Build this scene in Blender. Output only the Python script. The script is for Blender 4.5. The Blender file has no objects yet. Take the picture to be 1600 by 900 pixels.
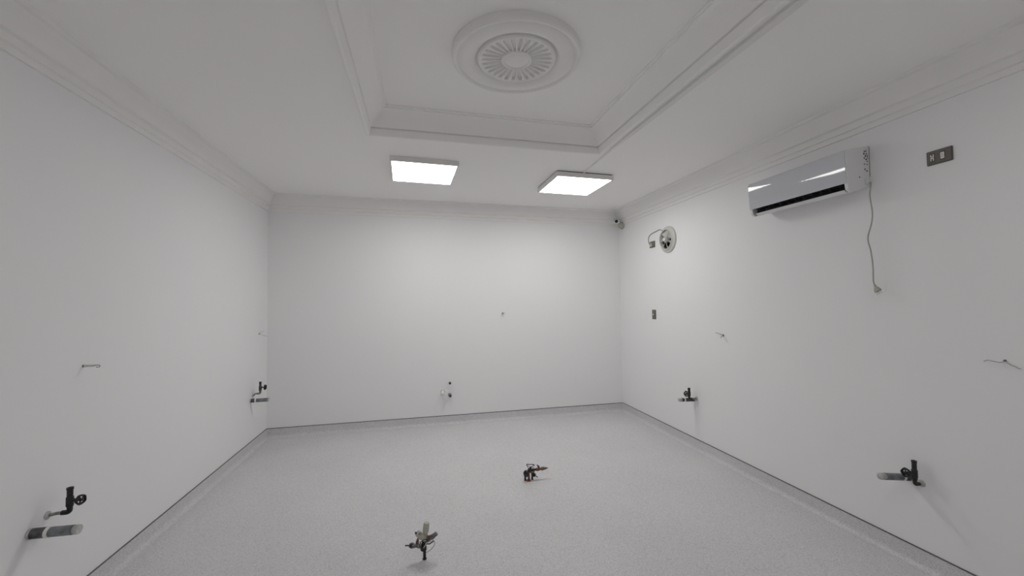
import bpy, bmesh, math, random
from mathutils import Vector, Matrix

# ------------------------------------------------------------------ camera, world, exposure
SC = bpy.context.scene
COL = SC.collection
F_PX, YAW, PITCH, ROLL = 642.417, -0.2211, 0.0340, 0.0139
cam_d = bpy.data.cameras.new('camera')
cam_d.sensor_width = 36.0
cam_d.lens = F_PX * 36.0 / 1600.0
cam_d.clip_start = 0.02
cam = bpy.data.objects.new('camera', cam_d)
COL.objects.link(cam)
_R = (Matrix.Rotation(YAW, 3, 'Z') @ Matrix.Rotation(PITCH, 3, 'X') @ Matrix.Rotation(ROLL, 3, 'Y'))
_r, _f, _u = _R.col[0], _R.col[1], _R.col[2]
_M = Matrix(((_r.x, _u.x, -_f.x), (_r.y, _u.y, -_f.y), (_r.z, _u.z, -_f.z))).to_4x4()
_M.translation = Vector((0, 0, 1.6))
cam.matrix_world = _M
SC.camera = cam

w = bpy.data.worlds.new('world'); SC.world = w
w.use_nodes = True
w.node_tree.nodes['Background'].inputs[0].default_value = (0.5, 0.52, 0.55, 1)
w.node_tree.nodes['Background'].inputs[1].default_value = 0.0

SC.view_settings.view_transform = 'Standard'
SC.view_settings.look = 'None'
SC.view_settings.gamma = 1.0
SC.view_settings.use_curve_mapping = False
SC.view_settings.exposure = 0.50
LAMP_FAR = 9.0      # diffuser emission of the two lights in view
LAMP_NEAR = 3.0     # the pair over the camera
SC.cycles.diffuse_bounces = 8
SC.cycles.max_bounces = 12

# ------------------------------------------------------------------ room measures (metres)
XL, XR, YB, YF = -1.817, 2.883, 5.560, -0.79
CZ0, CK = 2.940, -0.013                      # the ceiling falls slightly towards the right wall
def cz(x): return CZ0 + CK * x
PI = math.pi

# ------------------------------------------------------------------ materials
def new_mat(name, col, rough=0.5, metal=0.0, spec=0.5):
    m = bpy.data.materials.new(name); m.use_nodes = True
    b = m.node_tree.nodes['Principled BSDF']
    b.inputs['Base Color'].default_value = (*col, 1)
    b.inputs['Roughness'].default_value = rough
    b.inputs['Metallic'].default_value = metal
    b.inputs['Specular IOR Level'].default_value = spec
    return m
def noisy(name, c1, c2, scale, rough=0.5, detail=4, bump=0.0, lo=0.35, hi=0.65, metal=0.0, spec=0.5, bscale=None):
    m = new_mat(name, c1, rough, metal, spec)
    nt = m.node_tree; b = nt.nodes['Principled BSDF']
    tc = nt.nodes.new('ShaderNodeTexCoord')
    n = nt.nodes.new('ShaderNodeTexNoise'); n.inputs['Scale'].default_value = scale; n.inputs['Detail'].default_value = detail
    r = nt.nodes.new('ShaderNodeValToRGB')
    r.color_ramp.elements[0].position = lo; r.color_ramp.elements[0].color = (*c1, 1)
    r.color_ramp.elements[1].position = hi; r.color_ramp.elements[1].color = (*c2, 1)
    nt.links.new(tc.outputs['Object'], n.inputs['Vector'])
    nt.links.new(n.outputs['Fac'], r.inputs['Fac'])
    nt.links.new(r.outputs['Color'], b.inputs['Base Color'])
    if bump:
        n2 = nt.nodes.new('ShaderNodeTexNoise'); n2.inputs['Scale'].default_value = bscale or scale
        n2.inputs['Detail'].default_value = 3
        nt.links.new(tc.outputs['Object'], n2.inputs['Vector'])
        bp = nt.nodes.new('ShaderNodeBump'); bp.inputs['Strength'].default_value = bump; bp.inputs['Distance'].default_value = 0.002
        nt.links.new(n2.outputs['Fac'], bp.inputs['Height'])
        nt.links.new(bp.outputs['Normal'], b.inputs['Normal'])
    return m

WALLC = (0.84, 0.84, 0.845)
M = {}
M['wall'] = noisy('wall_paint', WALLC, (0.85, 0.848, 0.85), 1.3, 0.6, 3, bump=0.05, spec=0.35, bscale=60)
M['ceiling'] = noisy('ceiling_paint', (0.915, 0.908, 0.895), (0.92, 0.915, 0.905), 1.1, 0.6, 3, bump=0.04, spec=0.3, bscale=50)
M['plaster'] = noisy('moulding_plaster', (0.85, 0.843, 0.83), (0.86, 0.853, 0.84), 6, 0.55, 3, spec=0.3)
def vinyl():
    m = new_mat('speckled_vinyl', (0.5, 0.5, 0.5), 0.42, 0, 0.4)
    nt = m.node_tree; b = nt.nodes['Principled BSDF']
    tc = nt.nodes.new('ShaderNodeTexCoord')
    v = nt.nodes.new('ShaderNodeTexVoronoi'); v.inputs['Scale'].default_value = 210
    n1 = nt.nodes.new('ShaderNodeTexNoise'); n1.inputs['Scale'].default_value = 110; n1.inputs['Detail'].default_value = 5
    n2 = nt.nodes.new('ShaderNodeTexNoise'); n2.inputs['Scale'].default_value = 1.6; n2.inputs['Detail'].default_value = 4
    sep = nt.nodes.new('ShaderNodeSeparateColor')
    r = nt.nodes.new('ShaderNodeValToRGB'); e = r.color_ramp.elements
    e[0].position = 0.0; e[0].color = (0.44, 0.432, 0.442, 1)
    e[1].position = 1.0; e[1].color = (0.70, 0.69, 0.705, 1)
    for pos, c in ((0.14, (0.52, 0.512, 0.524)), (0.3, (0.58, 0.572, 0.585)), (0.82, (0.61, 0.602, 0.615))):
        x = e.new(pos); x.color = (*c, 1)
    r2 = nt.nodes.new('ShaderNodeValToRGB'); q = r2.color_ramp.elements
    q[0].position = 0.3; q[0].color = (0.93, 0.93, 0.93, 1); q[1].position = 0.7; q[1].color = (1.05, 1.05, 1.05, 1)
    r3 = nt.nodes.new('ShaderNodeValToRGB'); q = r3.color_ramp.elements
    q[0].position = 0.35; q[0].color = (1.03, 1.03, 1.03, 1); q[1].position = 0.65; q[1].color = (1.08, 1.08, 1.08, 1)
    mx = nt.nodes.new('ShaderNodeMix'); mx.data_type = 'RGBA'; mx.blend_type = 'MULTIPLY'; mx.inputs['Factor'].default_value = 1
    mx2 = nt.nodes.new('ShaderNodeMix'); mx2.data_type = 'RGBA'; mx2.blend_type = 'MULTIPLY'; mx2.inputs['Factor'].default_value = 1
    L = nt.links.new
    for t in (v, n1, n2): L(tc.outputs['Object'], t.inputs['Vector'])
    L(v.outputs['Color'], sep.inputs['Color']); L(sep.outputs[0], r.inputs['Fac'])
    L(n1.outputs['Fac'], r2.inputs['Fac']); L(n2.outputs['Fac'], r3.inputs['Fac'])
    L(r.outputs['Color'], mx.inputs[6]); L(r2.outputs['Color'], mx.inputs[7])
    L(mx.outputs[2], mx2.inputs[6]); L(r3.outputs['Color'], mx2.inputs[7])
    L(mx2.outputs[2], b.inputs['Base Color'])
    bp = nt.nodes.new('ShaderNodeBump'); bp.inputs['Strength'].default_value = 0.12; bp.inputs['Distance'].default_value = 0.001
    L(n1.outputs['Fac'], bp.inputs['Height']); L(bp.outputs['Normal'], b.inputs['Normal'])
    return m
M['vinyl'] = vinyl()
M['cap'] = new_mat('skirting_sealant', (0.13, 0.13, 0.135), 0.6)
M['weld'] = new_mat('weld_seam', (0.60, 0.60, 0.61), 0.4)
M['frame'] = new_mat('lamp_frame', (0.80, 0.79, 0.77), 0.45)
M['dark_gap'] = new_mat('dark_gap_shade', (0.06, 0.055, 0.05), 0.7)  # shade of the lamp gap put into colour; also colours the wall holes
M['frame_grey'] = new_mat('hood_grey', (0.45, 0.45, 0.44), 0.45)
M['conduit'] = new_mat('white_trunking', (0.78, 0.775, 0.76), 0.4)
def emit(name, s):
    m = new_mat(name, (0.9, 0.9, 0.9), 0.4)
    b = m.node_tree.nodes['Principled BSDF']
    b.inputs['Emission Color'].default_value = (1.0, 0.985, 0.965, 1); b.inputs['Emission Strength'].default_value = s
    return m
M['lamp_far'] = emit('lit_diffuser', LAMP_FAR)
M['lamp_near'] = emit('lit_diffuser_near', LAMP_NEAR)
M['ac_body'] = new_mat('ac_plastic', (0.74, 0.745, 0.75), 0.35)
M['ac_gloss'] = new_mat('ac_gloss_panel', (0.60, 0.62, 0.66), 0.04, 0, 0.6)
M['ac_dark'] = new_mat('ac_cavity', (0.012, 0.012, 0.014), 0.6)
M['ac_vane'] = new_mat('ac_vane', (0.05, 0.05, 0.055), 0.5)
M['mark'] = new_mat('ac_dark_marking', (0.10, 0.10, 0.10), 0.6)
M['cord'] = new_mat('cord_grey', (0.42, 0.40, 0.37), 0.5)
M['plug'] = new_mat('plug_grey', (0.40, 0.38, 0.34), 0.5)
M['steel'] = new_mat('steel', (0.5, 0.5, 0.5), 0.3, 1.0)
M['plate'] = noisy('plate_titanium', (0.135, 0.125, 0.11), (0.15, 0.14, 0.125), 40, 0.4, 3)
M['plate_dark'] = new_mat('plate_module_dark', (0.10, 0.095, 0.085), 0.45)
M['plate_rim'] = new_mat('plate_rim', (0.085, 0.08, 0.07), 0.45)
M['white_plastic'] = new_mat('white_plastic', (0.80, 0.79, 0.77), 0.35)
M['cream_plastic'] = new_mat('cream_plastic', (0.47, 0.455, 0.385), 0.4)
M['fan_grey'] = new_mat('fan_plastic', (0.60, 0.60, 0.56), 0.4)
M['fan_blade'] = new_mat('fan_blade_plastic', (0.55, 0.55, 0.51), 0.4)
M['black'] = noisy('black_iron', (0.006, 0.006, 0.006), (0.022, 0.021, 0.02), 60, 0.45, 3, bump=0.2)
M['pvc'] = noisy('grey_pvc', (0.10, 0.11, 0.12), (0.22, 0.235, 0.25), 26, 0.45, 3)
M['pvc_dark'] = noisy('dark_pvc', (0.02, 0.022, 0.025), (0.11, 0.11, 0.11), 40, 0.5, 4)
M['pvc_pale'] = noisy('smeared_pvc', (0.38, 0.38, 0.37), (0.55, 0.54, 0.53), 30, 0.6, 3)
M['galv'] = noisy('galvanised_pipe', (0.16, 0.155, 0.15), (0.36, 0.35, 0.34), 50, 0.4, 3, metal=0.4)
M['wire_white'] = new_mat('white_wire', (0.60, 0.60, 0.57), 0.5)
M['wire_grey'] = new_mat('grey_wire', (0.25, 0.25, 0.25), 0.5)
M['wire_pale'] = new_mat('pale_grey_wire', (0.40, 0.40, 0.39), 0.5)
M['wire_dark'] = new_mat('dark_wire', (0.05, 0.048, 0.045), 0.45)
M['brass'] = noisy('tarnished_brass', (0.14, 0.11, 0.08), (0.30, 0.25, 0.19), 60, 0.35, 3, metal=0.6)
M['grey_metal'] = noisy('grey_fitting', (0.16, 0.15, 0.145), (0.30, 0.285, 0.275), 60, 0.4, 3, metal=0.4)
M['copper'] = noisy('copper_fitting', (0.10, 0.055, 0.04), (0.22, 0.125, 0.095), 70, 0.4, 3, metal=0.4)
M['red_collar'] = new_mat('red_collar', (0.30, 0.09, 0.06), 0.5)
M['brown'] = noisy('brown_lever', (0.09, 0.06, 0.05), (0.17, 0.115, 0.09), 60, 0.45, 3)
M['lens'] = new_mat('lens_black', (0.004, 0.004, 0.005), 0.15)
M['cam_white'] = new_mat('camera_white', (0.82, 0.82, 0.82), 0.35)
M['cam_cream'] = new_mat('camera_cream', (0.42, 0.42, 0.34), 0.45)

# ------------------------------------------------------------------ mesh helpers
def NB(): return bmesh.new()
def frame_of(d):
    d = d.normalized()
    a = Vector((0, 0, 1)) if abs(d.z) < 0.9 else Vector((1, 0, 0))
    s = d.cross(a).normalized(); t = s.cross(d).normalized()
    return s, t
def add_box(bm, lo, hi, mat=None):
    v = [bm.verts.new((x, y, z)) for x in (lo[0], hi[0]) for y in (lo[1], hi[1]) for z in (lo[2], hi[2])]
    for q in ((0,1,3,2),(4,6,7,5),(0,4,5,1),(2,3,7,6),(0,2,6,4),(1,5,7,3)):
        bm.faces.new([v[i] for i in q])
    if mat is not None:
        for k in v: k.co = mat @ k.co
    return v
def add_rings(bm, rings, cap=True, closed=True):
    vs = [[bm.verts.new(p) for p in r] for r in rings]
    n = len(vs[0])
    for a, b in zip(vs, vs[1:]):
        for i in range(n if closed else n - 1):
            j = (i + 1) % n
            bm.faces.new((a[i], a[j], b[j], b[i]))
    if cap:
        bm.faces.new(vs[0][::-1]); bm.faces.new(vs[-1])
def add_tube(bm, pts, r, n=10, cap=True):
    pts = [Vector(p) for p in pts]
    rs = r if isinstance(r, (list, tuple)) else [r] * len(pts)
    rings = []; s0 = None
    for i, p in enumerate(pts):
        if i == 0: d = pts[1] - pts[0]
        elif i == len(pts) - 1: d = pts[-1] - pts[-2]
        else: d = (pts[i+1] - p).normalized() + (p - pts[i-1]).normalized()
        d.normalize()
        if s0 is None: s, t = frame_of(d)
        else:
            s = (s0 - d * s0.dot(d)).normalized(); t = d.cross(s) * -1
            t = s.cross(d)
        s0 = s
        rings.append([p + rs[i] * (math.cos(2*PI*k/n) * s + math.sin(2*PI*k/n) * t) for k in range(n)])
    add_rings(bm, rings, cap)
def smooth_path(pts, n=6):
    """Catmull-Rom through the points"""
    P = [Vector(p) for p in pts]; P = [2*P[0]-P[1]] + P + [2*P[-1]-P[-2]]
    out = []
    for i in range(1, len(P)-2):
        a, b, c, d = P[i-1:i+3]
        for k in range(n):
            t = k/n
            out.append(0.5*((2*b)+(c-a)*t+(2*a-5*b+4*c-d)*t*t+(3*b-a-3*c+d)*t**3))
    out.append(P[-2]); return out
def bend(pts, rad, n=5):
    """polyline with rounded corners"""
    P = [Vector(p) for p in pts]; out = [P[0]]
    for i in range(1, len(P)-1):
        a = (P[i-1]-P[i]).normalized(); c = (P[i+1]-P[i]).normalized()
        A = P[i]+a*rad; C = P[i]+c*rad
        for k in range(n+1):
            t = k/n; out.append((1-t)**2*A + 2*t*(1-t)*P[i] + t*t*C)
    out.append(P[-1]); return out
def add_lathe(bm, prof, origin, axis, n=24, cap=False):
    """prof: (radius, distance along the axis)"""
    o = Vector(origin); d = Vector(axis).normalized(); s, t = frame_of(d)
    rings = [[o + d*h + max(r, 1e-5)*(math.cos(2*PI*k/n)*s + math.sin(2*PI*k/n)*t) for k in range(n)] for r, h in prof]
    add_rings(bm, rings, cap)
def add_prism(bm, poly, f):
    """poly 2D closed; f(u,v,end) -> 3D point for end 0/1"""
    a = [bm.verts.new(f(u, v, 0)) for u, v in poly]; b = [bm.verts.new(f(u, v, 1)) for u, v in poly]
    n = len(poly)
    for i in range(n):
        j = (i+1) % n; bm.faces.new((a[i], a[j], b[j], b[i]))
    bm.faces.new(a[::-1]); bm.faces.new(b)
def tilt(bm):
    for v in bm.verts: v.co.z += CK * v.co.x
def rrect(w, h, r, n=4):
    out = []
    for cx, cy, a0 in ((w/2-r, h/2-r, 0), (-w/2+r, h/2-r, 90), (-w/2+r, -h/2+r, 180), (w/2-r, -h/2+r, 270)):
        for k in range(n+1):
            a = math.radians(a0 + 90*k/n); out.append((cx + r*math.cos(a), cy + r*math.sin(a)))
    return out
def link(name, bm, mat, parent=None, smooth=None, bevel=0.0, label=None):
    bmesh.ops.recalc_face_normals(bm, faces=bm.faces)
    me = bpy.data.meshes.new(name); bm.to_mesh(me); bm.free()
    me.materials.append(M[mat] if isinstance(mat, str) else mat)
    o = bpy.data.objects.new(name, me); COL.objects.link(o)
    if smooth is not None:
        for p in me.polygons: p.use_smooth = True
        me.set_sharp_from_angle(angle=math.radians(smooth))
    if bevel:
        md = o.modifiers.new('bevel', 'BEVEL'); md.width = bevel; md.segments = 2; md.limit_method = 'ANGLE'
    if parent is not None: o.parent = parent
    if label: o['label'] = label
    return o
def struct(name, bm, mat, **k):
    o = link(name, bm, mat, **k); o['kind'] = 'structure'; return o
def thing(name, label, cat, loc=(0,0,0), rotz=0.0, group=None):
    o = bpy.data.objects.new(name, None); COL.objects.link(o)
    o.location = loc; o.rotation_euler = (0, 0, rotz); o.empty_display_size = 0.05
    o['label'] = label; o['category'] = cat
    if group: o['group'] = group
    return o
def tag(o, label, cat, group=None):
    o['label'] = label; o['category'] = cat
    if group: o['group'] = group
    return o

# ------------------------------------------------------------------ room shell
T = 0.12
bm = NB(); add_box(bm, (XL-T, YF-T, -0.12), (XR+T, YB+T, 0.0)); struct('floor', bm, 'vinyl')
def wallbox(name, lo, hi):
    bm = NB(); add_box(bm, lo, hi); struct(name, bm, 'wall')
ZT = 3.35
wallbox('wall_left', (XL-T, YF-T, 0), (XL, YB+T, ZT))
wallbox('wall_right', (XR, YF-T, 0), (XR+T, YB+T, ZT))
wallbox('wall_back', (XL, YB, 0), (XR, YB+T, ZT))
wallbox('wall_front', (XL, YF-T, 0), (XR, YF, ZT))

# ceiling: lower field with the tray opening, and the raised field of the tray
TX0, TX1, TY0, TY1 = -0.400, 1.578, 1.395, 3.362      # outer bottom edge of the tray moulding
TRISE, TOFF = 0.172, 0.158
bm = NB()
def quad(bm, pts): bm.faces.new([bm.verts.new(p) for p in pts])
a0, a1, b0, b1 = TX0+0.02, TX1-0.02, TY0+0.02, TY1-0.02
for (x0, y0, x1, y1) in ((XL, YF, XR, b0), (XL, b1, XR, YB), (XL, b0, a0, b1), (a1, b0, XR, b1)):
    add_box(bm, (x0, y0, CZ0), (x1, y1, CZ0+0.05))
add_box(bm, (a0-0.02, b0-0.02, CZ0+TRISE), (a1+0.02, b1+0.02, CZ0+TRISE+0.05))
tilt(bm)
struct('ceiling', bm, 'ceiling')
# tray moulding: hanging lip, small fillet, big plain cove, upper bead
tp = [(0.0, 0.004), (0.0, -0.019), (0.004, -0.024), (0.014, -0.024), (0.022, -0.019), (0.028, -0.006),
      (0.032, 0.008), (0.036, 0.020), (0.036, 0.028), (0.026, 0.031), (0.026, 0.036), (0.042, 0.040), (0.052, 0.052),
      (0.068, 0.076), (0.082, 0.098), (0.100, 0.120), (0.120, 0.138), (0.140, 0.149),
      (0.146, 0.150), (0.146, 0.158), (0.158, 0.162), (0.158, TRISE+0.01), (0.0, TRISE+0.02)]
def mitre_frame(prof, x0, x1, y0, y1, z0):
    """closed frame of a profile (inward offset, height) around a rectangle"""
    bm = NB()
    loops = []
    for o, h in prof:
        loops.append([(x0+o, y0+o, z0+h), (x1-o, y0+o, z0+h), (x1-o, y1-o, z0+h), (x0+o, y1-o, z0+h)])
    loops.append(loops[0])
    add_rings(bm, loops, cap=False)
    bmesh.ops.remove_doubles(bm, verts=bm.verts, dist=1e-6)
    return bm
bm = mitre_frame(tp, TX0, TX1, TY0, TY1, CZ0); tilt(bm)
struct('trim_5', bm, 'ceiling', smooth=28)

# wall cornices, one per wall, mitred
cp = [(0.0, 0.205), (0.012, 0.205), (0.014, 0.172), (0.026, 0.168), (0.030, 0.130), (0.050, 0.124), (0.062, 0.090),
      (0.078, 0.062), (0.090, 0.038), (0.098, 0.022), (0.118, 0.016), (0.124, 0.0), (0.124, -0.01), (0.0, -0.01)]
def run(name, prof, side, mat, z0=0.0, sign=1, tl=False, smooth=25, kind=True, parent=None):
    bm = NB()
    def f(o, h, e):
        z = z0 + sign*h
        if side == 'left':  return (XL+o, (YF+o, YB-o)[e], z)
        if side == 'right': return (XR-o, (YF+o, YB-o)[e], z)
        if side == 'back':  return ((XL+o, XR-o)[e], YB-o, z)
        return ((XL+o, XR-o)[e], YF+o, z)
    add_prism(bm, prof, f)
    if tl: tilt(bm)
    o = link(name, bm, mat, smooth=smooth, parent=parent)
    if parent is None: o['kind'] = 'structure'
    return o
for i, s in enumerate(('left', 'right', 'back', 'front')):
    run('trim_%d' % (i+1), cp, s, 'plaster', CZ0, -1, True)
# coved vinyl skirting with its dark capping line and the pale weld where it meets the floor sheet
sp = [(0.0, 0.0), (0.0, 0.106), (0.004, 0.106), (0.0045, 0.034), (0.0065, 0.025), (0.011, 0.016), (0.018, 0.009), (0.027, 0.0042), (0.037, 0.0022), (0.046, 0.0018), (0.048, 0.0)]
for s in ('left', 'right', 'back', 'front'):
    b = run('baseboard_' + s, sp, s, 'vinyl', 0, 1, False, 40)
    run('capping_strip', [(0.0, 0.1055), (0.0, 0.112), (0.0055, 0.112), (0.0055, 0.1055)], s, 'cap', 0, 1, False, None, parent=b)
    run('weld_seam', [(0.040, 0.0), (0.0415, 0.0036), (0.047, 0.0036), (0.0485, 0.0)], s, 'weld', 0, 1, False, None, parent=b)

# ------------------------------------------------------------------ ceiling medallion
MX, MY, MZ = 0.587, 2.392, cz(0.587) + TRISE
med = thing('ceiling_medallion', 'round white plaster ceiling medallion with fluted sunburst in the raised tray', 'medallion', (MX, MY, MZ))
bm = NB()
add_lathe(bm, [(0.392, -0.004), (0.392, 0.022), (0.389, 0.034), (0.381, 0.042), (0.370, 0.043), (0.362, 0.038), (0.357, 0.031), (0.353, 0.030),
               (0.346, 0.036), (0.330, 0.043), (0.308, 0.046), (0.284, 0.043), (0.262, 0.033), (0.250, 0.020), (0.244, 0.012), (0.236, 0.010)], (0,0,0), (0,0,-1), 72)
link('outer_ring', bm, 'plaster', med, smooth=30)
bm = NB()
add_lathe(bm, [(0.238, -0.002), (0.238, 0.030), (0.233, 0.038), (0.224, 0.040), (0.216, 0.036), (0.211, 0.020), (0.204, 0.016), (0.100, 0.018), (0.090, 0.018), (0.0, 0.018)], (0,0,0), (0,0,-1), 72)
link('fluted_disc', bm, 'plaster', med, smooth=30)
bm = NB()
add_lathe(bm, [(0.094, 0.010), (0.094, 0.032), (0.088, 0.040), (0.080, 0.039), (0.074, 0.031), (0.064, 0.038), (0.045, 0.045), (0.02, 0.049), (0.0, 0.050)], (0,0,0), (0,0,-1), 48)
link('centre_boss', bm, 'plaster', med, smooth=35)
NF = 28
rib_me = None
for k in range(NF):
    if rib_me is None:
        bm = NB()
        rows = []
        for rr, wd, hh in ((0.088, 0.0048, 0.032), (0.12, 0.0058, 0.034), (0.16, 0.0075, 0.036), (0.188, 0.0095, 0.037), (0.204, 0.014, 0.038), (0.216, 0.020, 0.038)):
            rows.append([(rr, -wd, -0.010), (rr, -wd*0.8, -hh+0.003), (rr, 0, -hh), (rr, wd*0.8, -hh+0.003), (rr, wd, -0.010)])
        add_rings(bm, rows, cap=True, closed=True)
        o = link('flute_rib', bm, 'plaster', med, smooth=60); rib_me = o.data
    else:
        o = bpy.data.objects.new('flute_rib', rib_me); COL.objects.link(o); o.parent = med
    o.rotation_euler = (0, 0, 2*PI*k/NF)

# ------------------------------------------------------------------ ceiling lights
def ceiling_light(label, x, y, w, d, mat, gap=0.0, rz=0.0, group='square surface mounted light panels'):
    z = cz(x)
    t = thing('ceiling_light', label, 'light', (x, y, z), 0, group)
    t.rotation_euler = (0, math.atan(-CK), rz)
    th = 0.046
    zt, zb = -gap, -gap - th
    bz = 0.016
    bm = NB()   # frame as a mitred closed profile
    loops = []
    for o, h in ((0, zt), (0, zb+0.002), (0.002, zb), (bz, zb), (bz, zb+0.004), (bz, zt)):
        loops.append([(-w/2+o, -d/2+o, h), (w/2-o, -d/2+o, h), (w/2-o, d/2-o, h), (-w/2+o, d/2-o, h)])
    loops.append(loops[0])
    add_rings(bm, loops, cap=False); bmesh.ops.remove_doubles(bm, verts=bm.verts, dist=1e-6)
    link('frame', bm, 'frame', t)
    bm = NB(); add_box(bm, (-w/2+bz, -d/2+bz, zb+0.0025), (w/2-bz, d/2-bz, zb+0.010)); link('diffuser', bm, mat, t, label='brightly lit white diffuser')
    bm = NB(); add_box(bm, (-w/2+bz, -d/2+bz, zb+0.012), (w/2-bz, d/2-bz, zt-0.002)); link('back_plate', bm, 'frame', t)
    if gap:
        bm = NB(); add_box(bm, (-w/2+0.012, -d/2+0.010, zt), (w/2-0.012, d/2-0.012, 0)); link('gap_shade_fill', bm, 'dark_gap', t, label='dark fill painting the shade of the mounting gap')  # near-black fill paints the shade between frame and ceiling
    return t
ceiling_light('lit square ceiling panel flush to the ceiling, nearer the left wall', 0.045, 4.168, 0.629, 0.655, 'lamp_far', rz=math.radians(2.0))
ceiling_light('lit square ceiling panel with dark mounting gap and white cable trunking', 1.664, 4.232, 0.626, 0.655, 'lamp_far', gap=0.010, rz=math.radians(1.2))
ceiling_light('lit square ceiling panel above the camera, left of the tray centre', 0.045, 0.60, 0.632, 0.655, 'lamp_near')
ceiling_light('lit square ceiling panel above the camera, right of the tray centre', 1.664, 0.60, 0.626, 0.655, 'lamp_near')

# white trunking from the right light, along the tray edge
bm = NB()
pts = [(1.654, 3.91), (1.644, 3.49), (1.632, 3.20), (1.634, 2.9), (1.646, 1.5), (1.652, 0.95)]
wd = 0.011
def offs(i):
    p = Vector((*pts[i], 0))
    d0 = (p - Vector((*pts[i-1], 0))).normalized() if i else None
    d1 = (Vector((*pts[i+1], 0)) - p).normalized() if i < len(pts)-1 else None
    d = (d0 or d1) if (d0 is None or d1 is None) else (d0+d1).normalized()
    return p, Vector((-d.y, d.x, 0))
rings = []
for i in range(len(pts)):
    p, s = offs(i); wv = (0.009, 0.009, 0.012, 0.018, 0.024, 0.024)[i]
    hh = (0.010, 0.010, 0.014, 0.020, 0.022, 0.022)[i]
    rings.append([(p+s*wv).to_tuple()[:2] + (CZ0,), (p+s*wv).to_tuple()[:2] + (CZ0-hh*0.8,), (p+s*wv*0.7).to_tuple()[:2] + (CZ0-hh,),
                  (p-s*wv*0.7).to_tuple()[:2] + (CZ0-hh,), (p-s*wv).to_tuple()[:2] + (CZ0-hh*0.8,), (p-s*wv).to_tuple()[:2] + (CZ0,)])
add_rings(bm, rings); tilt(bm)
tag(link('cable_trunking', bm, 'conduit'), 'thin white cable trunking running from right light along the tray edge', 'trunking')

# ------------------------------------------------------------------ air conditioner
AY0, AY1 = 2.086, 2.885
ac = thing('air_conditioner', 'white wall-mounted split air conditioner with glossy front and dangling power cord', 'air conditioner', (XR, (AY0+AY1)/2, 2.29))
HW = (AY1-AY0)/2
def acp(d, y, z): return (-d, y, z - 2.29)            # depth from wall, lateral (local y), world z
# housing: side profile with a real open outlet slot
prof = [(0.002, 2.322), (0.03, 2.312), (0.10, 2.292), (0.140, 2.284), (0.148, 2.288), (0.132, 2.335), (0.150, 2.368), (0.180, 2.350),
        (0.186, 2.350), (0.192, 2.42), (0.195, 2.50), (0.194, 2.542), (0.186, 2.552), (0.13, 2.566), (0.05, 2.582), (0.002, 2.588)]
bm = NB(); add_prism(bm, prof, lambda u, v, e: acp(u, (-HW+0.020, HW-0.020)[e], v))
link('housing', bm, 'ac_body', ac, smooth=30)
endp = [(0.002, 2.322), (0.03, 2.312), (0.10, 2.292), (0.150, 2.283), (0.172, 2.287), (0.184, 2.300), (0.1885, 2.338), (0.195, 2.42), (0.1985, 2.50), (0.1985, 2.540), (0.192, 2.552), (0.13, 2.568), (0.05, 2.584), (0.002, 2.590)]
for y0, y1 in ((-HW, -HW+0.022), (HW-0.022, HW)):
    bm = NB(); add_prism(bm, endp, lambda u, v, e: acp(u, (y0, y1)[e], v))
    link('end_cap', bm, 'ac_body', ac, smooth=30, bevel=0.003)
# glossy front panel: a gently bowed sheet that curls back at the top edge
bm = NB()
def panel_d(z):
    return 0.2035 - 0.34*(z-2.52)**2 - (0.0 if z < 2.535 else 30.0*(z-2.535)**2)
zs = [2.337 + (2.551-2.337)*i/40 for i in range(41)]
pp = [(panel_d(z), z) for z in zs] + [(panel_d(z)-0.004, z) for z in reversed(zs)]
add_prism(bm, pp, lambda u, v, e: acp(u, (-HW+0.002, HW-0.002)[e], v))
link('front_panel', bm, 'ac_gloss', ac, smooth=30, label='glossy pale grey-blue front cover')
bm = NB(); add_prism(bm, rrect(2*HW+0.007, 0.21, 0.012, 3), lambda u, v, e: acp((0.0, 0.0035)[e], u, 2.488+v)); link('gap_shade_plate', bm, 'cord', ac)  # added plate, its grey stands in for shade between unit and wall
# outlet: dark cavity, vanes and the open flap
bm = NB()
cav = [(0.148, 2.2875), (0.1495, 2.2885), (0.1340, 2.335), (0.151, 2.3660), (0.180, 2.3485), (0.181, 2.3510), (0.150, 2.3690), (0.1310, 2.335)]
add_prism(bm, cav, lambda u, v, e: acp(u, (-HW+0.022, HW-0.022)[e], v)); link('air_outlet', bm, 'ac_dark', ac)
me = None
for k in range(11):
    y = -HW + 0.07 + k*(2*HW-0.14)/10
    if me is None:
        bm = NB(); add_prism(bm, [(0.138, 2.330), (0.160, 2.312), (0.170, 2.335), (0.152, 2.360)], lambda u, v, e: (-u, (-0.0012, 0.0012)[e], v-2.29))
        o = link('outlet_vane', bm, 'ac_vane', ac); me = o.data
    else:
        o = bpy.data.objects.new('outlet_vane', me); COL.objects.link(o); o.parent = ac
    o.location = (0, y, 0)
bm = NB(); add_prism(bm, [(0.150, 2.2845), (0.152, 2.2805), (0.170, 2.288), (0.178, 2.297), (0.1765, 2.2995), (0.168, 2.292)], lambda u, v, e: acp(u, (-HW+0.030, HW-0.045)[e], v))
link('louver_flap', bm, 'ac_body', ac, smooth=40)
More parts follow.
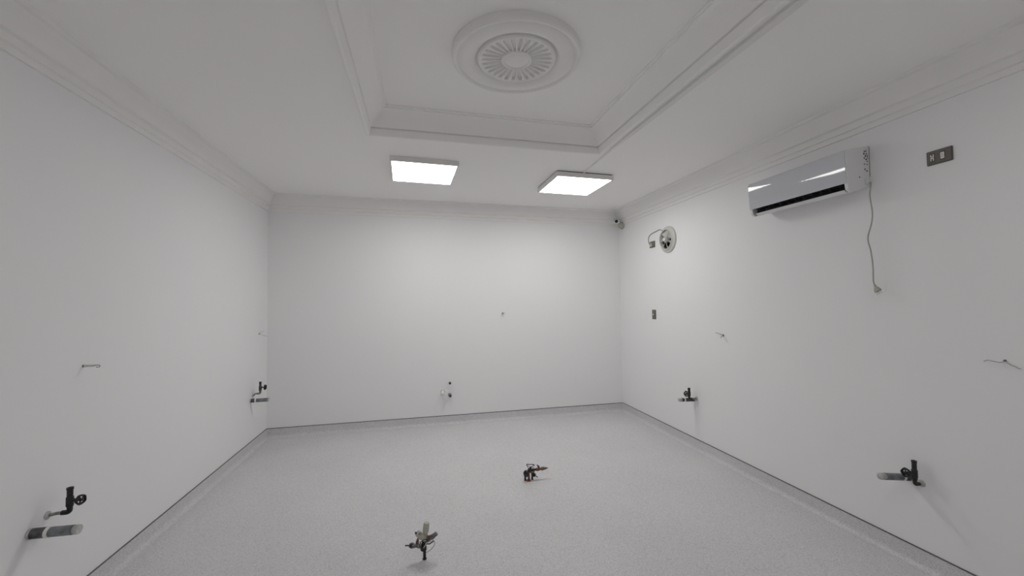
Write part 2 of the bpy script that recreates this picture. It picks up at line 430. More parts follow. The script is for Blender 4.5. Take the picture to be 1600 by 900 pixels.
# right end: printed marks, screw, terminal cover
yS = -HW - 0.0008
random.seed(5)
for (d, z, sx, sz) in ((0.040, 2.552, 0.012, 0.008), (0.028, 2.556, 0.006, 0.010), (0.046, 2.536, 0.008, 0.014), (0.026, 2.536, 0.012, 0.006), (0.034, 2.522, 0.010, 0.012),
                       (0.018, 2.522, 0.006, 0.014), (0.044, 2.508, 0.008, 0.010), (0.028, 2.500, 0.012, 0.008), (0.014, 2.508, 0.006, 0.008), (0.020, 2.488, 0.010, 0.006),
                       (0.044, 2.468, 0.010, 0.006), (0.022, 2.466, 0.008, 0.006), (0.042, 2.434, 0.012, 0.008), (0.026, 2.424, 0.012, 0.008)):
    bm = NB(); add_prism(bm, rrect(sx, sz, min(sx, sz)*0.3, 2), lambda u, v, e: acp(d+u, yS-(0.0, 0.001)[e], z+v))
    link('printed_mark', bm, 'mark', ac)
bm = NB(); add_lathe(bm, [(0.0045, 0), (0.0045, 0.0015), (0.0, 0.002)], acp(0.088, -HW, 2.380), (0, -1, 0), 10); link('screw', bm, 'mark', ac)
bm = NB(); add_prism(bm, rrect(0.030, 0.036, 0.004, 2), lambda u, v, e: acp(0.030+u, -HW-(0.0, 0.010)[e], 2.352+v)); link('terminal_cover', bm, 'ac_body', ac, bevel=0.0015)
# power cord hanging beside the wall, plug with three pins
cw = [(2.866, 2.078, 2.342), (2.846, 2.056, 2.338), (2.838, 2.055, 2.300), (2.834, 2.057, 2.247), (2.833, 2.046, 2.145), (2.833, 2.054, 2.072), (2.834, 2.080, 1.981), (2.834, 2.065, 1.892), (2.834, 2.057, 1.788), (2.836, 2.060, 1.705), (2.838, 2.054, 1.672)]
off = Vector((XR, (AY0+AY1)/2, 2.29))
bm = NB(); add_tube(bm, [p - off for p in smooth_path(cw, 6)], 0.0042, 8); link('power_cord', bm, 'cord', ac, smooth=60, label='grey-beige cable')
pd = Vector((0, -0.45, -0.89)).normalized()
p0 = Vector((2.838, 2.056, 1.677)) - off
plug = NB()
ps = Vector((0, pd.z, -pd.y))
rings = []
for h, wv, tv in ((0.0, 0.0055, 0.0055), (0.014, 0.007, 0.006), (0.024, 0.013, 0.009), (0.034, 0.018, 0.010), (0.045, 0.019, 0.010), (0.047, 0.017, 0.009)):
    c = p0 + pd*h
    rings.append([c + ps*u*1 + Vector((v, 0, 0)) for u, v in rrect(2*wv, 2*tv, tv*0.6, 2)])
add_rings(plug, rings)
pl = link('plug', plug, 'plug', ac, smooth=40)
for k in (-1, 0, 1):
    bm = NB(); c = p0 + pd*0.046 + ps*k*0.012; add_tube(bm, [c, c + pd*0.019], 0.0024, 8); link('pin', bm, 'steel', pl, smooth=60)

# ------------------------------------------------------------------ plates on the right wall
def plate_on_right(name, label, cat, y, z, w, h):
    t = thing(name, label, cat, (XR, y, z))
    f = lambda d0, d1: (lambda u, v, e: (-(d0, d1)[e], u, v))
    bm = NB(); add_prism(bm, rrect(w, h, 0.004, 3), f(0.0, 0.007)); link('rim', bm, 'plate_rim', t, bevel=0.001)
    bm = NB(); add_prism(bm, rrect(w-0.008, h-0.008, 0.003, 3), f(0.006, 0.0095)); link('cover_plate', bm, 'plate', t, bevel=0.001)
    return t, f
# local +y is world +y; in the picture +y lies to the left
t, f = plate_on_right('wall_outlet', 'grey-brown double outlet plate with two white modules right of the air conditioner', 'outlet', 1.7145, 2.392, 0.118, 0.080)
def bits(parent, name, mat, f2, rects):
    bm = NB()
    for (u0, v0, u1, v1) in rects:
        add_prism(bm, [(u0, v0), (u1, v0), (u1, v1), (u0, v1)], f2)
    return link(name, bm, mat, parent)
fw = f(0.0085, 0.0112); fd = f(0.0090, 0.0120)
bm = NB(); add_prism(bm, [(0.006+0.012, -0.026), (0.006+0.036, -0.026), (0.006+0.036, 0.026), (0.006+0.012, 0.026)], f(0.009, 0.0103)); mod = link('module', bm, 'plate_dark', t)
bits(mod, 'white_contact', 'white_plastic', f(0.010, 0.0118), [(0.0385, -0.018, 0.0345, -0.004), (0.0385, 0.004, 0.0345, 0.018), (0.0385, -0.005, 0.0235, 0.0005), (0.0272, -0.018, 0.0230, -0.004), (0.0272, 0.002, 0.0230, 0.018), (0.0345, 0.004, 0.030, 0.009)])
bm = NB(); add_prism(bm, [(-0.030, -0.026), (-0.006, -0.026), (-0.006, 0.026), (-0.030, 0.026)], f(0.009, 0.0103)); mod = link('module', bm, 'plate_dark', t)
bm = NB(); add_prism(bm, [(u-0.0165, v) for u, v in rrect(0.017, 0.036, 0.003, 3)], f(0.010, 0.0120)); link('white_insert', bm, 'white_plastic', mod, bevel=0.0008)
bits(mod, 'slot', 'plate', f(0.0118, 0.0124), [(-0.0178, -0.009, -0.0152, -0.002), (-0.0178, 0.003, -0.0152, 0.011), (-0.0240, -0.0015, -0.0200, 0.0005)])

t, f = plate_on_right('wall_switch', 'small upright dark grey switch plate with white dot below the exhaust fan', 'switch', 4.670, 1.418, 0.080, 0.118)
bm = NB(); add_prism(bm, rrect(0.026, 0.050, 0.003, 2), f(0.009, 0.011)); link('rocker', bm, 'plate_dark', t)
bm = NB(); add_prism(bm, [(u+0.005, v+0.001) for u, v in rrect(0.019, 0.019, 0.007, 3)], f(0.010, 0.0135)); link('white_button', bm, 'white_plastic', t)

t, f = plate_on_right('fan_switch', 'small brown-grey switch plate with white rocker beside the exhaust fan', 'switch', 4.668, 2.303, 0.112, 0.080)
bm = NB(); add_prism(bm, [(u+0.022, v-0.004) for u, v in rrect(0.040, 0.044, 0.003, 2)], f(0.009, 0.013)); link('rocker', bm, 'cream_plastic', t)
bm = NB(); add_prism(bm, [(u, v-0.032) for u, v in rrect(0.108, 0.010, 0.002, 2)], f(0.009, 0.0105)); link('lower_edge', bm, 'plate_dark', t)

# ------------------------------------------------------------------ exhaust fan
fan = thing('exhaust_fan', 'round pale grey exhaust fan with dark blades gap on right wall', 'fan', (XR, 4.330, 2.315))
AX = (-1, 0, 0)
bm = NB(); add_lathe(bm, [(0.112, 0.0), (0.157, 0.0), (0.158, 0.012), (0.154, 0.018), (0.138, 0.024), (0.128, 0.034), (0.125, 0.043), (0.120, 0.046), (0.115, 0.043), (0.112, 0.034), (0.110, 0.0)], (0,0,0), AX, 48); link('flange', bm, 'fan_grey', fan, smooth=35)
bm = NB(); add_lathe(bm, [(0.1115, 0.001), (0.0, 0.0015)], (0,0,0), AX, 32); link('duct_opening', bm, 'lens', fan)
bm = NB(); add_lathe(bm, [(0.038, 0.004), (0.038, 0.034), (0.035, 0.048), (0.030, 0.052), (0.0, 0.054)], (0,0,0), AX, 24); hub = link('hub', bm, 'fan_grey', fan, smooth=35)
bm = NB(); add_lathe(bm, [(0.022, 0.050), (0.022, 0.058), (0.018, 0.060), (0.014, 0.058), (0.012, 0.054), (0.0, 0.055)], (0,0,0), AX, 20); link('hub_cap', bm, 'cam_white', hub, smooth=35)
bm = NB(); add_lathe(bm, [(0.023, 0.0525), (0.023, 0.0555), (0.028, 0.0555), (0.028, 0.0515)], (0,0,0), AX, 20); link('hub_groove', bm, 'wire_grey', hub, smooth=35)
me = None
for k in range(7):
    if me is None:
        bm = NB()
        rows_f, rows_b = [], []
        for i in range(5):
            r = 0.040 + 0.066*i/4
            tw = math.radians(42 - 4*i); wd = 0.015 + 0.015*i/4
            for rows, dx in ((rows_f, 0.0), (rows_b, -0.0025)):
                rows.append([bm.verts.new((-(0.020 + s*wd*math.sin(tw)) + dx, s*wd*math.cos(tw), r)) for s in (-1, -0.3, 0.4, 1)])
        for rows in (rows_f, rows_b):
            for i in range(4):
                for j in range(3): bm.faces.new((rows[i][j], rows[i][j+1], rows[i+1][j+1], rows[i+1][j]))
        o = link('blade', bm, 'fan_blade', fan, smooth=50); me = o.data
    else:
        o = bpy.data.objects.new('blade', me); COL.objects.link(o); o.parent = fan
    o.rotation_euler = (2*PI*(k+0.35)/7, 0, 0)
for k in range(3):
    a = 2*PI*(k+0.08)/3
    bm = NB(); c, s = math.cos(a), math.sin(a)
    add_tube(bm, [(-0.041, 0.030*c, 0.030*s), (-0.041, 0.116*c, 0.116*s)], 0.0035, 6); link('strut', bm, 'fan_grey', fan, smooth=60)
bm = NB(); add_tube(bm, smooth_path([(2.874, 4.440, 2.438), (2.877, 4.486, 2.460), (2.877, 4.556, 2.456), (2.877, 4.687, 2.438), (2.877, 4.745, 2.410), (2.877, 4.756, 2.356), (2.877, 4.733, 2.312)], 5), 0.0042, 6)
tag(link('fan_cable', bm, 'wire_grey', smooth=60), 'thin grey cable looping from exhaust fan to its switch plate', 'cable')

# ------------------------------------------------------------------ security camera in the corner
sc = thing('security_camera', 'small white bullet security camera with black lens in the ceiling corner', 'camera', (XR, 5.462, 2.686))
bm = NB(); add_lathe(bm, [(0.046, 0.0), (0.048, 0.010), (0.046, 0.055), (0.040, 0.072), (0.022, 0.080), (0.0, 0.082)], (0,0,0), (-0.55, -0.83, -0.05), 24); 
for v in bm.verts: v.co.x = min(v.co.x, -0.0005)
link('junction_box', bm, 'cam_cream', sc, smooth=35)
bm = NB(); add_tube(bm, [(-0.045, -0.03, 0.03), (-0.07, -0.04, 0.05), (-0.085, -0.05, 0.056)], 0.010, 8); link('bracket', bm, 'cam_white', sc, smooth=50)
bd = Vector((-0.50, -0.85, -0.17)).normalized()
c0 = Vector((-0.085, -0.010, 0.062))
bm = NB(); add_lathe(bm, [(0.0, -0.02), (0.030, -0.02), (0.036, -0.012), (0.039, 0.06), (0.038, 0.085), (0.033, 0.088), (0.022, 0.082)], c0, bd, 24); link('body', bm, 'cam_white', sc, smooth=35)
bm = NB(); add_lathe(bm, [(0.0225, 0.079), (0.0225, 0.085), (0.012, 0.087), (0.0, 0.089)], c0, bd, 20); link('lens', bm, 'lens', sc, smooth=40, label='black lens')
bm = NB()
s_, t_ = frame_of(bd)
add_lathe(bm, [(0.040, -0.01), (0.043, -0.01), (0.043, 0.098), (0.040, 0.098)], c0, bd, 24)
dead = [v for v in bm.verts if (v.co - c0).dot(t_ if t_.z > 0 else -t_) < 0.006]
bmesh.ops.delete(bm, geom=dead, context='VERTS')
link('sun_hood', bm, 'frame_grey', sc, smooth=40)

# ------------------------------------------------------------------ rough-in plumbing on the walls
def handwheel(parent, c, ax, r, mat='black'):
    """rim, hub, five spokes"""
    c = Vector(c); ax = Vector(ax).normalized(); s, t = frame_of(ax)
    bm = NB()
    n, m = 20, 6
    loop = []
    for i in range(n):
        a = 2*PI*i/n; rr = r*(1 + 0.06*math.cos(5*a))
        d = s*math.cos(a) + t*math.sin(a)
        loop.append([c + d*(rr + 0.24*r*math.cos(2*PI*k/m)) + ax*(0.34*r*math.sin(2*PI*k/m)) for k in range(m)])
    loop.append(loop[0]); add_rings(bm, loop, cap=False); bmesh.ops.remove_doubles(bm, verts=bm.verts, dist=1e-7)
    w_ = link('handwheel', bm, mat, parent, smooth=60)
    bm = NB(); add_lathe(bm, [(0.0, -0.25*r), (0.36*r, -0.3*r), (0.36*r, 0.3*r), (0.2*r, 0.42*r), (0.0, 0.42*r)], c, ax, 10); link('wheel_hub', bm, mat, w_, smooth=35)
    for k in range(5):
        a = 2*PI*k/5; d = s*math.cos(a) + t*math.sin(a)
        bm = NB(); add_tube(bm, [c + d*0.2*r, c + d*r*0.98], 0.17*r, 6); link('spoke', bm, mat, w_, smooth=60)
    return w_
def supply_valve(label, loc, rotz, reach, top, zv, wdir, wlen, wr, mats=('galv', 'black', 'black'), rp=0.008, rv=0.0128, drop=0.0, lat=0.0):
    """local +x points out of the wall; pipe out, elbow, vertical valve with a handwheel"""
    t = thing('water_valve', label, 'valve', loc, rotz)
    bm = NB(); add_lathe(bm, [(0.020, 0.0), (0.020, 0.004), (0.012, 0.008), (rp, 0.009)], (0,0,-drop), (1,0,0), 16); link('wall_collar', bm, 'pvc_pale', t, smooth=35)
    path = [(0, 0, -drop)] + ([(reach*0.22, 0, -drop)] if drop else []) + [(reach*(0.34 if drop else 0.2), 0, 0), (reach, lat, 0), (reach, lat, zv-0.035)]
    bm = NB(); add_tube(bm, bend(path, 0.010), rp, 10); link('supply_pipe', bm, mats[0], t, smooth=50)
    bm = NB(); add_tube(bm, bend([(reach-0.032, lat*0.7, 0), (reach, lat, 0), (reach, lat, 0.034)], 0.014), rp*1.45, 12); link('elbow', bm, mats[1], t, smooth=50)
    bm = NB()
    add_lathe(bm, [(0.0, 0.028), (rv*1.02, 0.028), (rv*1.02, zv-0.030), (rv*1.18, zv-0.026), (rv*1.18, zv+0.016), (rv*0.95, zv+0.020), (rv*0.95, top-0.012), (rv*1.08, top-0.010), (rv*1.08, top), (rv*0.7, top), (rv*0.6, top-0.02), (0, top-0.02)], (reach, lat, 0), (0,0,1), 14)
    link('valve_body', bm, mats[2], t, smooth=35)
    d = Vector(wdir).normalized(); c = Vector((reach, lat, zv))
    bm = NB(); add_lathe(bm, [(0.010, 0.006), (0.010, 0.020), (0.0075, 0.024), (0.005, 0.026), (0.005, wlen), (0.0, wlen)], c, d, 10); link('stem', bm, mats[2], t, smooth=35)
    handwheel(t, c + d*wlen, d, wr)
    return t
def drain_pipe(label, loc, rotz, length, r, pale=0.04, ring=0.45, mat='pvc', sag=0.0, tip='pvc_pale'):
    t = thing('drain_pipe', label, 'pipe', loc, rotz)
    s = -sag
    bm = NB(); add_lathe(bm, [(r*1.04, 0.0), (r*1.12, 0.003), (r*1.1, 0.008), (r, 0.016)], (0,0,0), (1, 0, s), 20); link('wall_collar', bm, 'pvc_pale', t, smooth=35)
    a = length*ring
    bm = NB(); add_lathe(bm, [(r*1.06, 0.004), (r*1.06, a)], (0,0,0), (1,0,s), 20, cap=True); link('wall_stub', bm, 'pvc_dark', t, smooth=35)
    bm = NB(); add_lathe(bm, [(r*1.0, a-0.002), (r*1.13, a), (r*1.13, a+0.012), (r*1.0, a+0.014)], (0,0,0), (1,0,s), 20); link('joint_ring', bm, 'white_plastic', t, smooth=35, label='white joint ring')
    bm = NB(); add_lathe(bm, [(0.0, a), (r, a), (r, length-pale*0.2), (r*0.86, length-pale*0.2), (r*0.84, a+0.03), (0.0, a+0.03)], (0,0,0), (1,0,s), 20); link('pipe', bm, mat, t, smooth=35)
    if pale:
        bm = NB(); add_lathe(bm, [(r*0.83, length-pale*0.9), (r*0.83, length+pale*0.2), (r*0.98, length+pale*0.2), (r*0.95, length+pale), (r*0.7, length+pale*1.05), (0.0, length+pale*1.05)], (0,0,0), (1,0,s), 20); link('end_plug', bm, tip, t, smooth=35, label='pale end plug')
    return t
# left wall, near
supply_valve('black valve with handwheel on bent pipe, left wall nearest the camera', (XL, 2.545, 0.575), 0, 0.092, 0.122, 0.058, (0.95, -0.30, 0.08), 0.060, 0.0205, drop=0.005)
drain_pipe('thick grey drain pipe stub with white ring, left wall nearest the camera', (XL, 2.45, 0.530), 0, 0.178, 0.0225, 0.020, 0.38, 'pvc', 0.02)
# left wall, far
supply_valve('small dark valve with handwheel on left wall near the back corner', (XL, 5.12, 0.622), 0, 0.078, 0.128, 0.066, (1, -0.05, 0), 0.050, 0.024, drop=0.018, mats=('galv', 'galv', 'pvc_dark'))
drain_pipe('grey drain pipe stub on left wall near the back corner', (XL, 5.06, 0.560), 0, 0.176, 0.020, 0.012, 0.27, 'pvc', 0.0)
# right wall, far
supply_valve('small black valve on right wall near the back corner', (XR, 3.90, 0.542), PI, 0.088, 0.116, 0.060, (1, 0.35, 0), 0.046, 0.025)
drain_pipe('dark drain pipe stub with white ring on right wall near the back corner', (XR, 3.935, 0.522), PI, 0.160, 0.0185, 0.030, 0.72, 'pvc_dark', -0.04)
# right wall, near
supply_valve('black valve with handwheel on right wall nearest the camera', (XR, 1.878, 0.497), PI, 0.052, 0.138, 0.068, (0.9, -0.1, 0.05), 0.056, 0.0225, rp=0.007, rv=0.0125, mats=('pvc_pale', 'black', 'black'))
drain_pipe('thick grey drain pipe stub on right wall nearest the camera', (XR, 1.940, 0.508), PI, 0.198, 0.0200, 0.030, 0.25, 'pvc', -0.13)
# back wall: seen end-on
def stub(name, label, loc, r, length, mat, hollow=True, cap=None):
    t = thing(name, label, 'pipe', loc)
    bm = NB(); add_lathe(bm, [(r*1.0, 0.0), (r*1.5, 0.002), (r*1.4, 0.007), (r, 0.010)], (0,0,0), (0,-1,0), 16); link('wall_collar', bm, 'pvc_pale', t, smooth=35)
    bm = NB(); add_lathe(bm, [(r, 0.0), (r, length), (r*0.8, length), (r*0.78, length*0.7), (0, length*0.7)], (0,0,0), (0,-1,0), 16); link('pipe', bm, mat, t, smooth=35)
    if cap:
        bm = NB(); add_lathe(bm, [(r*1.15, length-0.015), (r*1.2, length), (r*1.1, length+0.006), (0, length+0.006)], (0,0,0), (0,-1,0), 12); link('end_cap', bm, cap, t, smooth=35)
    return t
stub('water_pipe', 'short black capped water pipe on the back wall, above the grey stub', (0.385, YB, 0.538), 0.0115, 0.050, 'black', cap='black')
stub('drain_pipe', 'short dark grey drain stub low on the back wall', (0.384, YB, 0.380), 0.018, 0.075, 'pvc')
t = thing('capped_pipe', 'short white capped pipe low on the back wall beside grey stub', 'pipe', (0.290, YB, 0.425))
bm = NB(); add_tube(bm, bend([(0, 0, 0), (0, -0.07, 0), (-0.02, -0.11, -0.012)], 0.02), 0.021, 14); link('pipe', bm, 'white_plastic', t, smooth=50)
bm = NB(); add_tube(bm, [(0.006, -0.055, 0.008), (0.040, -0.085, 0.026)], 0.011, 10); link('branch', bm, 'white_plastic', t, smooth=50)
bm = NB(); add_lathe(bm, [(0.026, 0.0), (0.026, 0.004), (0.021, 0.008)], (0,0,0), (0,-1,0), 16); link('wall_collar', bm, 'pvc_pale', t, smooth=35)

# ------------------------------------------------------------------ wire ends poking out of the walls
def wires(label, loc, strands, hole=0.008, normal=(1,0,0)):
    t = thing('electric_wire', label, 'wire', loc)
    bm = NB(); add_lathe(bm, [(hole, 0.0), (hole*0.9, 0.003), (hole*0.5, 0.003), (0, 0.001)], (0,0,0), normal, 12); link('wall_hole', bm, 'dark_gap', t)
    for pts, r, mat in strands:
        bm = NB(); add_tube(bm, smooth_path([Vector(p)-Vector(loc) for p in pts], 5), r, 8); link('strand', bm, mat, t, smooth=60)
    return t
wires('white cable with looped end sticking out of the left wall', (XL, 2.75, 1.279),
      [([(XL, 2.75, 1.279), (-1.800, 2.75, 1.2795), (-1.775, 2.75, 1.279), (-1.765, 2.75, 1.279)], 0.0060, 'wire_white'),
       ([(-1.768, 2.75, 1.281), (-1.752, 2.748, 1.2815), (-1.741, 2.746, 1.281), (-1.7365, 2.745, 1.277), (-1.739, 2.745, 1.272), (-1.748, 2.747, 1.2705), (-1.758, 2.75, 1.272)], 0.0017, 'wire_dark')])
wires('thin white wires poking from left wall above the far valve', (XL, 5.30, 1.272),
      [([(XL, 5.30, 1.272), (-1.800, 5.30, 1.268), (-1.76, 5.31, 1.247), (-1.737, 5.32, 1.240)], 0.0032, 'wire_white'),
       ([(XL, 5.305, 1.274), (-1.800, 5.31, 1.288), (-1.775, 5.34, 1.300)], 0.0032, 'wire_white')], 0.010)
wires('thin wires splayed from a hole in the right wall below the fan', (XR, 3.470, 1.246),
      [([(XR, 3.470, 1.246), (2.872, 3.474, 1.250), (2.862, 3.51, 1.262), (2.858, 3.545, 1.268)], 0.0028, 'wire_grey'),
       ([(XR, 3.468, 1.245), (2.872, 3.462, 1.236), (2.866, 3.430, 1.216), (2.864, 3.396, 1.194)], 0.0028, 'wire_white'),
       ([(XR, 3.470, 1.244), (2.866, 3.472, 1.236), (2.858, 3.474, 1.222)], 0.0028, 'wire_grey')], 0.010, (-1,0,0))
wires('wires splayed both ways from a hole low in the near right wall', (XR, 1.4935, 1.268),
      [([(XR, 1.494, 1.268), (2.868, 1.502, 1.260), (2.862, 1.522, 1.262), (2.860, 1.545, 1.2655), (2.861, 1.555, 1.262), (2.862, 1.563, 1.2575)], 0.0023, 'wire_pale'),
       ([(XR, 1.493, 1.267), (2.868, 1.480, 1.262), (2.862, 1.458, 1.250), (2.860, 1.444, 1.246), (2.861, 1.436, 1.240), (2.862, 1.427, 1.239)], 0.0024, 'wire_pale')], 0.0065, (-1,0,0))
wires('short wire ends bent down from a hole in the middle of back wall', (1.112, YB, 1.448),
      [([(1.112, YB, 1.448), (1.110, 5.545, 1.452), (1.098, 5.53, 1.452)], 0.0035, 'wire_grey'),
       ([(1.112, YB, 1.448), (1.122, 5.54, 1.454), (1.132, 5.525, 1.450), (1.122, 5.515, 1.425)], 0.0030, 'wire_white'),
       ([(1.112, YB, 1.446), (1.106, 5.54, 1.430), (1.088, 5.525, 1.412)], 0.0030, 'wire_white')], 0.010, (0,-1,0))

# ------------------------------------------------------------------ service stubs standing on the floor
def rod(parent, name, mat, pts, r, n=10, label=None, rad=None):
    bm = NB(); add_tube(bm, pts if rad is None else bend(pts, rad), r, n)
    return link(name, bm, mat, parent, smooth=45, label=label)
def turned(parent, name, mat, a, b, prof, n=12):
    a, b = Vector(a), Vector(b)
    L = (b-a).length
    bm = NB(); add_lathe(bm, [(r, h*L) for r, h in prof], a, b-a, n, cap=True)
    return link(name, bm, mat, parent, smooth=35)
# nearer one: single stem, side taps, cream plastic hose ends
g = thing('floor_water_manifold', 'floor plumbing stub with two cream plastic fittings on a black stem', 'plumbing', (0.020, 2.690, 0))
turned(g, 'stem', 'black', (0, 0, 0), (0, 0, 0.075), [(0.013, 0), (0.013, 0.06), (0.0092, 0.07), (0.0092, 0.7), (0.013, 0.74), (0.013, 1)])
turned(g, 'valve_body', 'black', (-0.010, 0, 0.052), (-0.002, 0.004, 0.118), [(0.012, 0), (0.017, 0.1), (0.017, 0.55), (0.013, 0.62), (0.013, 0.9), (0.010, 1)])
p = turned(g, 'side_pipe', 'grey_metal', (-0.008, 0.002, 0.080), (-0.078, -0.004, 0.096), [(0.010, 0), (0.010, 0.2), (0.014, 0.22), (0.014, 0.5), (0.011, 0.52), (0.011, 0.72), (0.0145, 0.74), (0.0145, 1)])
turned(g, 'hose_nut', 'black', (-0.070, -0.003, 0.094), (-0.092, -0.005, 0.099), [(0.016, 0), (0.016, 0.6), (0.012, 0.62), (0.012, 1)], 6)
rod(g, 'hose_tip', 'wire_dark', [(-0.088, -0.005, 0.098), (-0.118, -0.007, 0.103)], 0.0042)
bm = NB(); add_prism(bm, [(-0.052, 0.098), (-0.036, 0.096), (-0.034, 0.118), (-0.040, 0.140), (-0.046, 0.128), (-0.054, 0.112)], lambda u, v, e: (u, (-0.006, 0.006)[e], v)); link('lever', bm, 'brown', g, bevel=0.001, label='brown lever handle')
turned(g, 'rising_pipe', 'grey_metal', (0.004, 0.0, 0.100), (0.078, 0.0, 0.150), [(0.012, 0), (0.012, 0.3), (0.010, 0.32), (0.010, 0.45), (0.015, 0.48), (0.015, 0.74), (0.011, 0.76), (0.013, 0.8), (0.013, 0.96), (0.008, 1)])
bm = NB(); add_prism(bm, [(0.012, 0.138), (0.018, 0.150), (0.030, 0.146), (0.040, 0.152), (0.044, 0.140), (0.034, 0.124), (0.026, 0.120), (0.018, 0.128)], lambda u, v, e: (u, (-0.018, -0.008)[e], v)); link('wing_tap', bm, 'brown', g, bevel=0.0015, label='dark brown wing tap')
turned(g, 'plastic_fitting', 'cream_plastic', (0.000, 0.004, 0.112), (0.014, 0.004, 0.220), [(0.013, 0), (0.015, 0.15), (0.0155, 0.45), (0.019, 0.48), (0.019, 0.94), (0.016, 1)], 16)
q = turned(g, 'plastic_fitting', 'cream_plastic', (0.002, -0.006, 0.122), (-0.044, -0.016, 0.176), [(0.013, 0), (0.014, 0.3), (0.019, 0.36), (0.019, 0.9), (0.015, 1)], 16)
turned(q, 'fitting_tip', 'wire_dark', (-0.044, -0.016, 0.164), (-0.056, -0.018, 0.182), [(0.007, 0), (0.007, 0.7), (0.004, 1)], 8)
bm = NB()
loop = []
for i in range(14):
    a = 2*PI*i/14
    loop.append([Vector((-0.026 + (0.0075+0.0025*math.cos(2*PI*k/6))*math.cos(a), -0.033 + 0.0025*math.sin(2*PI*k/6), 0.176 + (0.0075+0.0025*math.cos(2*PI*k/6))*math.sin(a))) for k in range(6)])
loop.append(loop[0]); add_rings(bm, loop, cap=False); bmesh.ops.remove_doubles(bm, verts=bm.verts, dist=1e-7); link('ring', bm, 'grey_metal', q, smooth=60)
for pts, r, mt in (([(-0.010, -0.012, 0.075), (-0.030, -0.018, 0.095), (-0.022, -0.022, 0.120), (0.004, -0.02, 0.132), (0.020, -0.016, 0.118), (0.004, -0.018, 0.088), (-0.022, -0.016, 0.066)], 0.0022, 'wire_dark'),
               ([(0.018, -0.010, 0.108), (0.030, -0.014, 0.120), (0.040, -0.016, 0.108), (0.056, -0.012, 0.112), (0.062, -0.010, 0.092), (0.050, -0.010, 0.068), (0.028, -0.010, 0.052), (0.008, -0.008, 0.044)], 0.0020, 'wire_grey'),
               ([(0.012, -0.012, 0.100), (0.028, -0.016, 0.098), (0.046, -0.016, 0.106), (0.056, -0.014, 0.114)], 0.0036, 'wire_dark'),
               ([(-0.006, -0.02, 0.080), (0.012, -0.024, 0.108), (0.024, -0.02, 0.112)], 0.0024, 'wire_white'),
               ([(-0.018, -0.018, 0.100), (-0.026, -0.02, 0.116), (-0.030, -0.02, 0.122)], 0.0016, 'wire_dark')):
    bm = NB(); add_tube(bm, smooth_path(pts, 6), r, 7); link('control_wire', bm, mt, g, smooth=60)

# farther one: three legs, brass body, right-hand tap
g = thing('floor_water_manifold', 'low three-legged floor plumbing stub with red collar and wire loop', 'plumbing', (0.950, 3.632, 0))
turned(g, 'leg', 'black', (-0.036, 0, 0.0), (-0.036, 0, 0.075), [(0.011, 0), (0.0095, 0.1), (0.0095, 0.6), (0.013, 0.65), (0.013, 1)])
turned(g, 'leg', 'copper', (-0.004, -0.006, 0.0), (-0.004, 0, 0.092), [(0.011, 0), (0.010, 0.5), (0.010, 1)])
turned(g, 'leg', 'black', (0.030, 0.004, 0.0), (0.030, 0.004, 0.070), [(0.011, 0), (0.009, 0.1), (0.009, 1)])
bm = NB(); add_lathe(bm, [(0.022, 0.0), (0.022, 0.003), (0.017, 0.006), (0.011, 0.007)], (-0.008, -0.008, 0.0), (0,0,1), 18); link('floor_collar', bm, 'red_collar', g, smooth=35, label='red floor collar')
turned(g, 'cross_body', 'brass', (-0.040, 0, 0.074), (0.050, -0.002, 0.070), [(0.010, 0), (0.015, 0.05), (0.015, 0.25), (0.011, 0.3), (0.011, 0.6), (0.015, 0.64), (0.015, 0.95), (0.010, 1)])
handwheel(g, (-0.034, -0.020, 0.066), (-0.9, -0.45, 0.1), 0.024)
turned(g, 'valve_body', 'black', (-0.004, 0, 0.072), (0.018, 0.0, 0.112), [(0.012, 0), (0.016, 0.2), (0.016, 0.6), (0.010, 0.7), (0.010, 1)])
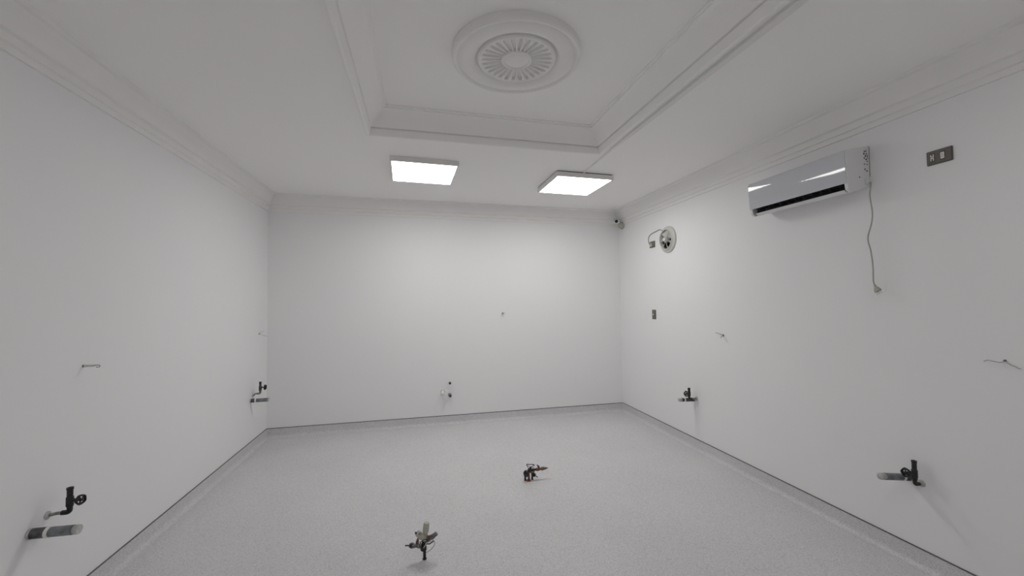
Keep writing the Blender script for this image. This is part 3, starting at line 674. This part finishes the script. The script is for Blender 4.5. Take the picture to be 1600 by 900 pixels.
turned(g, 'side_pipe', 'black', (0.018, 0.0, 0.082), (0.066, -0.004, 0.088), [(0.010, 0), (0.014, 0.1), (0.014, 0.5), (0.010, 0.55), (0.010, 1)])
turned(g, 'hose_pipe', 'copper', (0.062, -0.003, 0.086), (0.142, -0.008, 0.092), [(0.010, 0), (0.014, 0.08), (0.014, 0.4), (0.011, 0.44), (0.011, 0.6), (0.015, 0.64), (0.015, 0.9), (0.010, 1)])
turned(g, 'hose_tip', 'brown', (0.138, -0.008, 0.091), (0.174, -0.010, 0.093), [(0.011, 0), (0.011, 0.4), (0.006, 0.6), (0.003, 1)])
bm = NB(); add_prism(bm, [(0.084, 0.096), (0.078, 0.112), (0.070, 0.126), (0.078, 0.128), (0.096, 0.116), (0.100, 0.098)], lambda u, v, e: (u, (-0.010, 0.002)[e], v)); link('lever', bm, 'brown', g, bevel=0.001, label='brown lever handle')
turned(g, 'drain_tap', 'black', (0.030, 0.0, 0.050), (0.056, -0.012, 0.036), [(0.010, 0), (0.016, 0.3), (0.016, 0.9), (0.008, 1)])
rod(g, 'tap_tip', 'wire_dark', [(0.052, -0.010, 0.038), (0.076, -0.016, 0.022)], 0.004)
for pts, r, mt in (([(0.000, -0.006, 0.092), (-0.012, -0.008, 0.118), (-0.024, -0.008, 0.138), (-0.020, -0.008, 0.144), (0.000, -0.008, 0.140), (0.024, -0.008, 0.138), (0.040, -0.006, 0.130)], 0.0032, 'wire_dark'),
                   ([(0.034, -0.006, 0.135), (0.048, -0.006, 0.126)], 0.0062, 'wire_dark'),
                   ([(-0.020, -0.010, 0.140), (0.000, -0.010, 0.124), (0.026, -0.010, 0.114), (0.034, -0.008, 0.100)], 0.0022, 'wire_grey'),
                   ([(0.010, -0.010, 0.100), (0.024, -0.012, 0.122), (0.040, -0.012, 0.112), (0.048, -0.010, 0.094)], 0.0022, 'wire_dark'),
                   ([(0.118, -0.008, 0.080), (0.122, -0.008, 0.066), (0.117, -0.008, 0.056)], 0.0010, 'wire_grey')):
    bm = NB(); add_tube(bm, smooth_path(pts, 5), r, 7); link('control_wire', bm, mt, g, smooth=60)
